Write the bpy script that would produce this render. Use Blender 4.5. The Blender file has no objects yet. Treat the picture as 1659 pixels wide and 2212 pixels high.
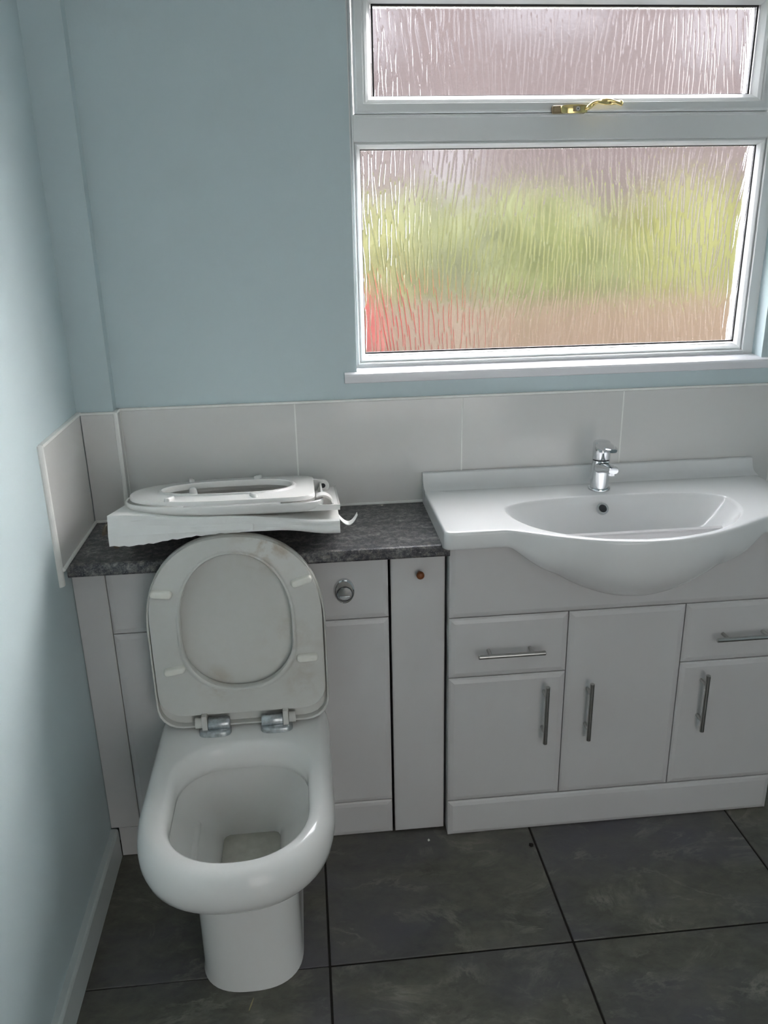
import bpy, bmesh, math, random
import numpy as np
from mathutils import Vector, Matrix
random.seed(7); np.random.seed(7)
scene = bpy.context.scene
COL = scene.collection
PI = math.pi

# ------------------------------------------------------------------ camera
CAM_P = Vector((0.52375, -1.95372, 1.46154))
CAM_R = Vector((0.99467914, -0.10118408, -0.01936978))
CAM_U = Vector((0.05170221, 0.32766074, 0.94337973))
CAM_F = Vector((0.08910829, 0.9393616, -0.33114874))
cd = bpy.data.cameras.new('camera')
cam = bpy.data.objects.new('camera', cd); COL.objects.link(cam)
cd.sensor_fit = 'VERTICAL'; cd.sensor_height = 24.0; cd.lens = 1772.03 * 24.0 / 2212.0
cd.clip_start = 0.02; cd.clip_end = 200
cam.matrix_world = Matrix(((CAM_R.x, CAM_U.x, -CAM_F.x, CAM_P.x),
                           (CAM_R.y, CAM_U.y, -CAM_F.y, CAM_P.y),
                           (CAM_R.z, CAM_U.z, -CAM_F.z, CAM_P.z), (0, 0, 0, 1)))
scene.camera = cam

# ------------------------------------------------------------------ world, lights, exposure
SKY = 15.0
SUN = 28.0
LANDING = 14.0
world = bpy.data.worlds.new('overcast_sky'); scene.world = world; world.use_nodes = True
bg = world.node_tree.nodes['Background']
bg.inputs[0].default_value = (0.95, 0.955, 1.0, 1); bg.inputs[1].default_value = SKY
# fill lamp added on an assumed landing, shining through the doorway behind the camera
ld = bpy.data.lights.new('landing_fill', 'AREA'); ld.shape = 'RECTANGLE'; ld.size = 1.7; ld.size_y = 2.1
ld.energy = LANDING; ld.color = (1.0, 0.95, 0.92)
lo = bpy.data.objects.new('landing_fill', ld); COL.objects.link(lo)
lo.location = (1.30, -3.80, 1.20); lo.rotation_euler = (PI / 2, 0, 0)      # faces +y, into the room
sd = bpy.data.lights.new('sun', 'SUN'); sd.energy = SUN; sd.angle = math.radians(14); sd.color = (1.0, 0.965, 0.94)
so = bpy.data.objects.new('sun', sd); COL.objects.link(so); so.location = (6, 5, 5)
so.rotation_euler = Vector((-1.15, -0.80, -0.51)).to_track_quat('-Z', 'Y').to_euler()    # veiled sun, low on the right beyond the window
vs = scene.view_settings
vs.view_transform = 'Standard'; vs.look = 'None'; vs.gamma = 1.0; vs.use_curve_mapping = False; vs.exposure = 0.40
cy = scene.cycles
cy.use_denoising = True
cy.max_bounces = 14; cy.diffuse_bounces = 7; cy.glossy_bounces = 5; cy.transmission_bounces = 8
cy.sample_clamp_indirect = 40.0; cy.blur_glossy = 0.6

# ------------------------------------------------------------------ materials
def srgb(r, g, b):
    f = lambda c: (c / 255 / 12.92) if c / 255 <= 0.04045 else ((c / 255 + 0.055) / 1.055) ** 2.4
    return (f(r), f(g), f(b), 1)
class NT:
    def __init__(s, name):
        s.m = bpy.data.materials.new(name); s.m.use_nodes = True
        s.n = s.m.node_tree.nodes; s.l = s.m.node_tree.links
        s.b = s.n['Principled BSDF']
    def node(s, t, **kw):
        n = s.n.new(t)
        for k, v in kw.items():
            if k in n.inputs: n.inputs[k].default_value = v
            else: setattr(n, k, v)
        return n
    def coord(s, scale=(1, 1, 1), kind='Object', rot=(0, 0, 0)):
        tc = s.node('ShaderNodeTexCoord'); mp = s.node('ShaderNodeMapping')
        mp.inputs['Scale'].default_value = scale; mp.inputs['Rotation'].default_value = rot
        s.l.new(tc.outputs[kind], mp.inputs[0]); return mp.outputs[0]
    def noise(s, vec, scale, detail=4, rough=.55, dist=0):
        n = s.node('ShaderNodeTexNoise'); n.inputs['Scale'].default_value = scale
        n.inputs['Detail'].default_value = detail; n.inputs['Roughness'].default_value = rough
        n.inputs['Distortion'].default_value = dist
        s.l.new(vec, n.inputs['Vector']); return n.outputs['Fac']
    def ramp(s, fac, stops):
        r = s.node('ShaderNodeValToRGB'); e = r.color_ramp.elements
        while len(e) < len(stops): e.new(.5)
        for i, (p, c) in enumerate(stops):
            e[i].position = p; e[i].color = c if len(c) == 4 else (*c, 1)
        s.l.new(fac, r.inputs[0]); return r.outputs[0]
    def mix(s, fac, a, b, mode='MIX'):
        m = s.node('ShaderNodeMix'); m.data_type = 'RGBA'; m.blend_type = mode
        for i, v in ((0, fac), (6, a), (7, b)):
            if hasattr(v, 'is_output'): s.l.new(v, m.inputs[i])
            else: m.inputs[i].default_value = v
        return m.outputs[2]
    def math(s, op, a, b=None, clamp=False):
        m = s.node('ShaderNodeMath'); m.operation = op; m.use_clamp = clamp
        for i, v in ((0, a), (1, b)):
            if v is None: continue
            if hasattr(v, 'is_output'): s.l.new(v, m.inputs[i])
            else: m.inputs[i].default_value = v
        return m.outputs[0]
    def bump(s, h, strength=.1, dist=.01):
        b = s.node('ShaderNodeBump'); b.inputs['Strength'].default_value = strength
        b.inputs['Distance'].default_value = dist
        s.l.new(h, b.inputs['Height']); s.l.new(b.outputs[0], s.b.inputs['Normal'])
    def set(s, **kw):
        for k, v in kw.items():
            k = k.replace('_', ' ')
            if hasattr(v, 'is_output'): s.l.new(v, s.b.inputs[k])
            else: s.b.inputs[k].default_value = v
        return s
def plain(name, col, rough=.5, metal=0, var=.04, scale=6, bump=0, bscale=80, spec=.5, coat=0):
    t = NT(name); v = t.coord()
    f = t.noise(v, scale)
    lo_ = tuple(c * (1 - var) for c in col[:3]); hi = tuple(min(1, c * (1 + var)) for c in col[:3])
    t.set(Base_Color=t.ramp(f, [(.3, lo_), (.7, hi)]), Roughness=rough, Metallic=metal)
    t.b.inputs['Specular IOR Level'].default_value = spec
    t.b.inputs['Coat Weight'].default_value = coat
    if bump: t.bump(t.noise(v, bscale), bump, .002)
    return t.m

M = {}
M['paint'] = plain('pale_blue_wall_paint', srgb(200, 215, 219), .55, bump=.12, bscale=160, var=.015, scale=2)
M['ceiling'] = plain('white_ceiling_paint', srgb(236, 236, 234), .7)
M['pvc'] = plain('white_window_plastic', srgb(228, 230, 230), .28, var=.01)
M['sill'] = plain('white_sill_plastic', srgb(234, 234, 238), .22, var=.01)
M['tile'] = plain('white_glazed_wall_tile', srgb(219, 218, 216), .10, var=.015, scale=3)
M['grout'] = plain('white_grout_and_silicone', srgb(240, 240, 237), .6, var=.03, scale=40)
M['cab'] = plain('white_satin_cabinet_board', srgb(212, 210, 210), .33, var=.012, scale=3)
M['carcass'] = plain('white_carcass_board', srgb(190, 190, 188), .6)
M['china'] = plain('white_vitreous_china', srgb(238, 237, 235), .09, var=.008, scale=3)
M['basin'] = plain('white_basin_ceramic', srgb(236, 236, 236), .17, var=.008, scale=3)
M['plastic'] = plain('new_white_seat_plastic', srgb(242, 241, 239), .22, var=.01)
M['chrome'] = plain('polished_chrome', (.72, .74, .76), .07, 1, var=.02)
M['hingechrome'] = plain('dulled_hinge_chrome', (.50, .53, .55), .34, 1, var=.25, scale=120)
M['steel'] = plain('brushed_steel_handle', (.50, .50, .49), .32, 1, var=.06, scale=60)
M['brass'] = plain('polished_brass', (.83, .66, .30), .2, 1, var=.05, scale=40)
M['brassdark'] = plain('aged_brass_plate', (.30, .24, .15), .4, .7, var=.05, scale=40)
M['black'] = plain('black_rubber', (.012, .012, .013), .6)
M['hole'] = plain('dark_hole', (.02, .022, .028), .3)
M['knob'] = plain('stained_wood_knob', srgb(132, 74, 36), .4, var=.2, scale=300)
M['base'] = plain('satin_white_skirting', srgb(206, 212, 212), .4, var=.02)
M['kraft'] = plain('brown_torn_cardboard', srgb(92, 82, 70), .85, var=.3, scale=90, bump=.4, bscale=300)
M['grime'] = plain('dark_floor_debris', srgb(28, 24, 20), .9, var=.4, scale=300)
M['chip'] = plain('white_plaster_chip', srgb(215, 212, 204), .8)
M['straw'] = plain('dry_straw', srgb(170, 158, 120), .8)
M['groutfloor'] = plain('dark_floor_grout', srgb(34, 31, 26), .9, var=.25, scale=60)
M['lampwhite'] = plain('white_lamp_plastic', srgb(230, 230, 226), .5)
M['water'] = None
def mk_water():
    t = NT('toilet_water'); v = t.coord()
    t.set(Base_Color=t.ramp(t.noise(v, 30), [(.3, srgb(186, 184, 174)), (.7, srgb(204, 202, 192))]), Roughness=.04)
    return t.m
M['water'] = mk_water()
def mk_worktop():
    t = NT('dark_speckled_worktop'); v = t.coord((1, 1, 1)); vs_ = t.coord((1, 2.2, 2.2), rot=(0, 0, .3))
    big = t.noise(vs_, 14, 5, .6, .6); fine = t.noise(v, 420, 2, .6); mid = t.noise(v, 70, 6, .75, .3)
    c1 = t.ramp(mid, [(.32, srgb(28, 32, 42)), (.46, srgb(84, 84, 88)), (.58, srgb(132, 130, 128)), (.75, srgb(200, 196, 190))])
    c2 = t.ramp(mid, [(.32, srgb(18, 22, 34)), (.5, srgb(62, 62, 68)), (.8, srgb(142, 134, 126))])
    c = t.mix(t.ramp(big, [(.38, (0, 0, 0)), (.62, (1, 1, 1))]), c2, c1)
    fl = t.ramp(fine, [(.60, (0, 0, 0)), (.72, (1, 1, 1))])
    c = t.mix(t.math('MULTIPLY', fl, .65), c, srgb(170, 170, 172))
    t.set(Base_Color=c, Roughness=.30); t.bump(t.noise(v, 500), .25, .0006)
    return t.m
M['worktop'] = mk_worktop()
def mk_slate():
    t = NT('grey_slate_floor_tile'); tc = t.node('ShaderNodeTexCoord')
    oi = t.node('ShaderNodeObjectInfo'); mp = t.node('ShaderNodeMapping')
    mp.inputs['Scale'].default_value = (1, 1.6, 1); mp.inputs['Rotation'].default_value = (0, 0, .75)
    cmb = t.node('ShaderNodeCombineXYZ')
    t.l.new(t.math('MULTIPLY', oi.outputs['Random'], 17.0), cmb.inputs[0]); t.l.new(t.math('MULTIPLY', oi.outputs['Random'], 9.0), cmb.inputs[1])
    t.l.new(tc.outputs['Object'], mp.inputs[0]); t.l.new(cmb.outputs[0], mp.inputs['Location'])
    v = mp.outputs[0]
    a = t.noise(v, 4.5, 8, .62, .7); b = t.noise(v, 26, 6, .7, .4); g = t.noise(v, 2.2, 3)
    vein = t.noise(v, 3.2, 8, .68, .9)
    vm = t.math('SUBTRACT', 1.0, t.math('MULTIPLY', t.math('ABSOLUTE', t.math('SUBTRACT', vein, .5)), 26.0), True)
    vm = t.math('MULTIPLY', vm, t.ramp(t.noise(v, 9, 4), [(.45, (0, 0, 0)), (.75, (.5, .5, .5))]))
    c = t.ramp(a, [(.30, srgb(70, 68, 57)), (.5, srgb(99, 96, 83)), (.70, srgb(130, 125, 109))])
    c = t.mix(.5, c, t.ramp(b, [(.3, srgb(70, 69, 66)), (.7, srgb(122, 120, 112))]))
    c = t.mix(t.ramp(g, [(.42, (0, 0, 0)), (.66, (.75, .75, .75))]), c, srgb(92, 89, 100))
    c = t.mix(vm, c, srgb(176, 172, 160))
    t.set(Base_Color=c, Roughness=t.ramp(b, [(.3, (.42,) * 3), (.7, (.62,) * 3)]))
    t.bump(t.math('ADD', a, t.math('MULTIPLY', b, .4)), .5, .006)
    return t.m
M['slate'] = mk_slate()
def mk_glass(name, rough, bumpy):
    t = NT(name); v = t.coord()
    t.set(Base_Color=(1, 1, 1, 1), Roughness=rough, Transmission_Weight=1.0, IOR=1.48)
    if bumpy: t.bump(t.noise(v, 220, 2), bumpy, .001)
    return t.m
M['glass'] = mk_glass('textured_window_glass', .06, .15)
M['glassback'] = mk_glass('obscure_window_glass', .19, 0)
def mk_seat():
    t = NT('aged_seat_plastic'); tc = t.node('ShaderNodeTexCoord'); v = tc.outputs['Object']
    n = t.noise(v, 18, 5, .65, .4); n2 = t.noise(v, 60, 4)
    def spot(p, r):
        d = t.node('ShaderNodeVectorMath'); d.operation = 'DISTANCE'; d.inputs[1].default_value = p
        t.l.new(v, d.inputs[0])
        m = t.math('SUBTRACT', 1.0, t.math('DIVIDE', d.outputs['Value'], r), True)
        return t.math('MULTIPLY', m, t.ramp(n, [(.42, (0, 0, 0)), (.66, (1, 1, 1))]), True)
    s1 = spot((.43, -.355, .835), .085); s2 = spot((.30, -.355, .515), .05); s3 = spot((.47, -.35, .60), .10); s4 = spot((.49, -.355, .50), .06)
    s = t.math('ADD', t.math('ADD', t.math('MULTIPLY', s1, .9), t.math('MULTIPLY', s2, .6)), t.math('ADD', t.math('MULTIPLY', s3, .3), t.math('MULTIPLY', s4, .35)), True)
    c = t.ramp(n2, [(.3, srgb(212, 211, 206)), (.7, srgb(214, 213, 209))])
    c = t.mix(s, c, srgb(150, 118, 72))
    t.set(Base_Color=c, Roughness=.3)
    return t.m
M['seat'] = mk_seat()
M['bumper'] = plain('pale_rubber_bumper', srgb(240, 238, 230), .4, var=.03, scale=60)
def mk_card():
    t = NT('white_printed_card'); v = t.coord()
    n = t.noise(v, 9, 4); sc_ = t.noise(t.coord((1, 8, 14)), 12, 4)
    c = t.ramp(n, [(.3, srgb(236, 236, 234)), (.62, srgb(242, 242, 240)), (.8, srgb(232, 226, 212))])
    c = t.mix(t.ramp(sc_, [(.66, (0, 0, 0)), (.74, (.35, .35, .35))]), c, srgb(160, 156, 148))
    t.set(Base_Color=c, Roughness=.5); t.bump(t.noise(v, 30, 3), .25, .003)
    return t.m
M['card'] = mk_card()
# outdoors
M['ground'] = plain('garden_ground', (.03, .026, .019), .95, var=.2, scale=1.5)
M['fence'] = plain('tan_timber_fence', (.034, .0180, .0065), .85, var=.2, scale=4)
M['leafa'] = plain('lime_green_leaves', (.064, .064, .004), .7, var=.4, scale=5)
M['leafb'] = plain('mid_green_leaves', (.044, .050, .004), .7, var=.4, scale=5)
M['leafr'] = plain('red_flowers', (.18, .010, .007), .7, var=.3, scale=8)
M['brick'] = plain('pinkish_brick', (.0200, .0118, .0108), .9, var=.15, scale=1.2)
M['housewhite'] = plain('pale_house_window', (.046, .040, .042), .9, var=.1)
M['roof'] = plain('roof_tiles', (.03, .02, .02), .9, var=.2, scale=3)

# ------------------------------------------------------------------ helpers
def mesh(name, verts, faces, mat, parent=None, smooth=False, angle=None, mats=None, fm=None, weld=0):
    me = bpy.data.meshes.new(name)
    me.from_pydata([tuple(v) for v in verts], [], faces)
    if mats:
        for m in mats: me.materials.append(m)
        if fm is not None: me.polygons.foreach_set('material_index', fm)
    else: me.materials.append(mat)
    bm = bmesh.new(); bm.from_mesh(me)
    if weld: bmesh.ops.remove_doubles(bm, verts=bm.verts, dist=weld)
    bmesh.ops.recalc_face_normals(bm, faces=bm.faces); bm.to_mesh(me); bm.free()
    if smooth: me.polygons.foreach_set('use_smooth', [True] * len(me.polygons))
    o = bpy.data.objects.new(name, me); COL.objects.link(o)
    if smooth and angle: 
        me.set_sharp_from_angle(angle=math.radians(angle))
    if parent is not None: adopt(o, parent)
    return o
def wpos(o):
    p = Vector(o.location)
    while o.parent is not None:
        o = o.parent; p = p + Vector(o.location)
    return p
def adopt(o, parent):            # roots carry a pure translation, so parts keep their world place
    w = Vector(o.location); o.parent = parent; o.location = w - wpos(parent)
def inst(me, name, loc, parent, rot=(0, 0, 0)):
    o = bpy.data.objects.new(name, me); COL.objects.link(o)
    o.location = loc; o.rotation_euler = rot
    if parent is not None: adopt(o, parent)
    return o
def tag(o, label, cat, group=None, kind=None):
    o['label'] = label; o['category'] = cat
    if group: o['group'] = group
    if kind: o['kind'] = kind
    return o
def thing(name, label, cat, loc, group=None, kind=None):
    o = bpy.data.objects.new(name, None); COL.objects.link(o); o.location = loc; o.empty_display_size = .05
    return tag(o, label, cat, group, kind)
class MB:
    def __init__(s): s.v = []; s.f = []
    def add(s, v, f):
        k = len(s.v); s.v += [tuple(p) for p in v]; s.f += [tuple(i + k for i in q) for q in f]; return s
    def box(s, x0, x1, y0, y1, z0, z1):
        v = [(x, y, z) for x in (x0, x1) for y in (y0, y1) for z in (z0, z1)]
        return s.add(v, [(0, 1, 3, 2), (4, 6, 7, 5), (0, 4, 5, 1), (2, 3, 7, 6), (0, 2, 6, 4), (1, 5, 7, 3)])
    def loft(s, rings, close=True, cap0=False, cap1=False, loop=False):
        n = len(rings[0]); v = [p for r in rings for p in r]; f = []
        R = len(rings); last = R if loop else R - 1
        for i in range(last):
            j = (i + 1) % R
            for k in range(n if close else n - 1):
                k2 = (k + 1) % n
                f.append((i * n + k, i * n + k2, j * n + k2, j * n + k))
        if cap0: f.append(tuple(range(n)))
        if cap1: f.append(tuple((R - 1) * n + k for k in range(n)))
        return s.add(v, f)
    def tube(s, path, rad, n=12, cap=True, flat=None):
        P = [Vector(p) for p in path]; rings = []
        up = Vector((0, 0, 1))
        for i, p in enumerate(P):
            t = (P[min(i + 1, len(P) - 1)] - P[max(i - 1, 0)]).normalized()
            a = t.cross(up) if abs(t.dot(up)) < .95 else t.cross(Vector((1, 0, 0)))
            a.normalize(); b = a.cross(t)
            r = rad[i] if hasattr(rad, '__len__') else rad
            ra, rb = (r if hasattr(r, '__len__') else (r, r))
            rings.append([p + a * math.cos(q) * ra + b * math.sin(q) * rb for q in [2 * PI * k / n for k in range(n)]])
        return s.loft(rings, True, cap, cap)
    def out(s, name, mat, parent=None, smooth=False, angle=None, **k):
        return mesh(name, s.v, s.f, mat, parent, smooth, angle, **k)
def bevbox(name, x0, x1, y0, y1, z0, z1, mat, parent=None, r=.003, seg=2):
    mb = MB().box(x0, x1, y0, y1, z0, z1)
    me = bpy.data.meshes.new(name); me.from_pydata(mb.v, [], mb.f); me.materials.append(mat)
    bm = bmesh.new(); bm.from_mesh(me)
    bmesh.ops.bevel(bm, geom=list(bm.edges), offset=r, segments=seg, profile=.5, affect='EDGES')
    bmesh.ops.recalc_face_normals(bm, faces=bm.faces); bm.to_mesh(me); bm.free()
    o = bpy.data.objects.new(name, me); COL.objects.link(o)
    if parent is not None: adopt(o, parent)
    return o
def rect(x0, x1, z0, z1, y): return [(x0, y, z0), (x1, y, z0), (x1, y, z1), (x0, y, z1)]
def panel(name, x0, x1, z0, z1, yf, yb, mat, parent, ch=.013, dp=.005, g=.0012):
    """board whose front edges carry a wide shallow routed chamfer"""
    x0 += g; x1 -= g; z0 += g; z1 -= g
    mb = MB().loft([rect(x0, x1, z0, z1, yb), rect(x0, x1, z0, z1, yf + dp), rect(x0 + .004, x1 - .004, z0 + .004, z1 - .004, yf + dp * .45),
                    rect(x0 + ch, x1 - ch, z0 + ch, z1 - ch, yf)], True, True, True)
    return mb.out(name, mat, parent)
def frame_ring(name, x0, x1, z0, z1, prof, mat, parent):
    """mitred frame: prof = list of (inset, y) from the outside in, looped"""
    rings = [rect(x0 + d, x1 - d, z0 + d, z1 - d, y) for d, y in prof]
    return MB().loft(rings, True, loop=True).out(name, mat, parent)
def resample(pts, n):
    P = np.array(pts + [pts[0]], float); L = np.r_[0, np.cumsum(np.hypot(*np.diff(P, axis=0).T))]
    t = np.linspace(0, L[-1], n, endpoint=False)
    return np.c_[np.interp(t, L, P[:, 0]), np.interp(t, L, P[:, 1])]
def dshape(hw, b0, b1, rb, bs, n=2.3, N=72):
    """closed D outline in (a, b): square end at b0 with corner radius rb, round end at b1; starts at the square end's middle"""
    s = 1 if b1 > b0 else -1
    rb = min(rb, hw * .98, abs(bs - b0) * .98 + 1e-4)
    half = [(0, b0), (hw - rb, b0)]
    for k in range(1, 9):
        q = PI / 2 * k / 8; half.append((hw - rb + rb * math.sin(q), b0 + s * rb * (1 - math.cos(q))))
    half.append((hw, bs))
    for k in range(1, 33):
        q = PI / 2 * k / 32
        half.append((hw * math.cos(q) ** (2 / n), bs + (b1 - bs) * math.sin(q) ** (2 / n)))
    half[-1] = (0, b1)
    full = half + [(-a, b) for a, b in half[-2:0:-1]]
    return resample(full, N)
def smooth01(t):
    t = min(1, max(0, t)); return t * t * (3 - 2 * t)

# ------------------------------------------------------------------ room shell
XR, YF, ZC = 2.35, -2.70, 2.40
WX0, WX1, WZ0, WZ1 = 0.6505, 1.662, 1.1045, 1.985      # window opening
XB, YB = 0.083, -0.035                                  # pipe boxing in the corner
wb = MB()
wb.box(-.12, WX0, 0, .14, -.1, ZC + .1).box(WX1, XR + .12, 0, .14, -.1, ZC + .1)
wb.box(WX0, WX1, 0, .14, -.1, WZ0).box(WX0, WX1, 0, .14, WZ1, ZC + .1)
wall_back = tag(wb.out('wall_back', M['paint']), 'pale blue painted back wall with the window opening', 'wall', kind='structure')
wall_left = tag(MB().box(-.12, 0, YF - .12, 0, -.1, ZC + .1).out('wall_left', M['paint']), 'pale blue painted left wall beside the toilet', 'wall', kind='structure')
wall_right = tag(MB().box(XR, XR + .12, YF - .12, 0, -.1, ZC + .1).out('wall_right', M['paint']), 'pale blue painted right wall beyond the basin', 'wall', kind='structure')
DX0, DX1, DZ = 0.70, 1.70, 2.05
wf = MB().box(0, DX0, YF - .12, YF, -.1, ZC + .1).box(DX1, XR, YF - .12, YF, -.1, ZC + .1).box(DX0, DX1, YF - .12, YF, DZ, ZC + .1)
tag(wf.out('wall_front', M['paint']), 'pale blue wall with open doorway behind the viewer', 'wall', kind='structure')
tag(MB().box(0, XR, YF - .12, 0, ZC, ZC + .1).out('ceiling', M['ceiling']), 'plain white painted bathroom ceiling', 'ceiling', kind='structure')
lw = MB().box(.3, .4, -3.9, YF - .12, -.1, 2.5).box(2.2, 2.3, -3.9, YF - .12, -.1, 2.5).box(.4, 2.2, -3.95, -3.85, -.1, 2.5).box(.3, 2.3, -3.95, YF - .12, 2.4, 2.5).box(.3, 2.3, -3.95, YF - .12, -.1, 0)
tag(lw.out('wall_landing', M['ceiling']), 'white walls of the landing beyond the doorway', 'wall', kind='structure')
trim_1 = tag(MB().box(0, XB, YB, 0, .80, ZC).out('trim_1', M['paint']), 'narrow pale blue pipe boxing in the left corner', 'boxing', kind='structure')
# floor: grout bed with separate slate tiles
floor = tag(MB().box(0, XR, YF - .12, 0, -.1, -.003).out('floor', M['groutfloor']), 'dark grey slate tiled floor', 'floor', kind='structure')
xs = [.002, .515, 1.0375, 1.560, 2.082, XR - .002]; ys = [-.002, -.120, -.642, -1.164, -1.686, -2.208, -2.698]
for i in range(len(xs) - 1):
    for j in range(len(ys) - 1):
        g = .0024
        gx0 = 0 if i == 0 else g
        gy = .0011 if i == 0 else g
        o = bevbox('floor_tile', -(xs[i + 1] - xs[i]) / 2 + gx0, (xs[i + 1] - xs[i]) / 2 - g, -(ys[j] - ys[j + 1]) / 2 + gy, (ys[j] - ys[j + 1]) / 2 - gy, -.004, 0, M['slate'], None, .0012, 1)
        o.location = ((xs[i] + xs[i + 1]) / 2, (ys[j] + ys[j + 1]) / 2, 0); adopt(o, floor)
# skirting on the left wall
sk = MB()
prof = [(0, 0), (.0175, 0), (.0175, .076), (.0155, .081), (.012, .084), (0, .084)]
sk.loft([[(x, -.263, z) for x, z in prof], [(x, YF, z) for x, z in prof]], True, True, True)
tag(sk.out('baseboard_left', M['base']), 'painted white skirting board along the left wall', 'baseboard', kind='structure')

# ------------------------------------------------------------------ splashback tiles
ZT, ZB, TT = 1.0605, .803, .008
tx = [XB + TT, .499, .9055, 1.312, 1.7185, 2.125, XR]
for a, b in zip(tx[:-1], tx[1:]):
    bevbox('wall_tile', a + .001, b - .001, -TT, -.0005, ZB, ZT, M['tile'], wall_back, .0012, 1)
MB().box(XB, XR, -.0077, -.0002, .795, ZT - .001).out('grout', M['grout'], wall_back)
MB().box(XB, XR, -.0085, -.0002, ZT, ZT + .005).out('tile_trim', M['grout'], wall_back)
bevbox('wall_tile', .009, XB + .0005, YB - TT, YB - .0005, ZB, ZT, M['tile'], trim_1, .0012, 1)
bevbox('wall_tile', XB + .0005, XB + TT, YB - .001, -.0090, ZB, ZT, M['tile'], trim_1, .0012, 1)
ct = MB().tube([(XB + .004, YB - .004, ZB), (XB + .004, YB - .004, ZT + .004)], .0052, 10)
ct.box(.0, XB + .004, YB - TT - .0005, YB, ZT, ZT + .005).box(XB, XB + TT + .0005, YB, -.001, ZT, ZT + .005)
ct.out('tile_trim', M['grout'], trim_1)
bevbox('wall_tile', .0005, .0085, -.331, YB - .009, ZB - .012, ZT, M['tile'], wall_left, .0012, 1)
et = MB()
q = [(0, -.345), (0, -.3315), (.0088, -.3315), (.0088, -.334), (.008, -.3385), (.0055, -.3425), (.003, -.3445)]
et.loft([[(x, y, .765) for x, y in q], [(x, y, ZT + .005) for x, y in q]], True, True, True)
et.box(0, .0092, -.334, YB, ZT, ZT + .006)
et.out('tile_trim', M['grout'], wall_left)

# ------------------------------------------------------------------ window
win = thing('window_1', 'white plastic window with textured glass and top-hung fanlight', 'window', (1.15, .05, 1.1045), kind='structure')
P = M['pvc']
frame_ring('outer_frame', .618, 1.676, 1.10, 1.992, [(0, .046), (.038, .046), (.0405, .040), (.043, .040), (.0445, .043), (.0445, .105), (0, .105)], P, win)
tr = MB()
prof = [(1.6345, .105), (1.6345, .046), (1.637, .0435), (1.683, .0435), (1.687, .0405), (1.690, .0405), (1.691, .044), (1.691, .105)]
tr.loft([[(.6625, y, z) for z, y in prof], [(1.6315, y, z) for z, y in prof]], True, True, True).out('transom', P, win)
# lower fixed light: beads, gasket, pane
LX0, LX1, LZ0, LZ1 = .6766, 1.6165, 1.1640, 1.6214
frame_ring('glazing_bead', LX0 - .0135, LX1 + .0145, LZ0 - .0195, LZ1 + .0135, [(0, .100), (0, .048), (.002, .0455), (.005, .0445), (.0095, .050), (.0125, .058), (.0135, .062), (.0135, .072), (.0135, .100)], P, win)
frame_ring('gasket', LX0 - .002, LX1 + .002, LZ0 - .002, LZ1 + .002, [(0, .0635), (.0036, .0645), (.0036, .074), (0, .074)], M['black'], win)
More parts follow.
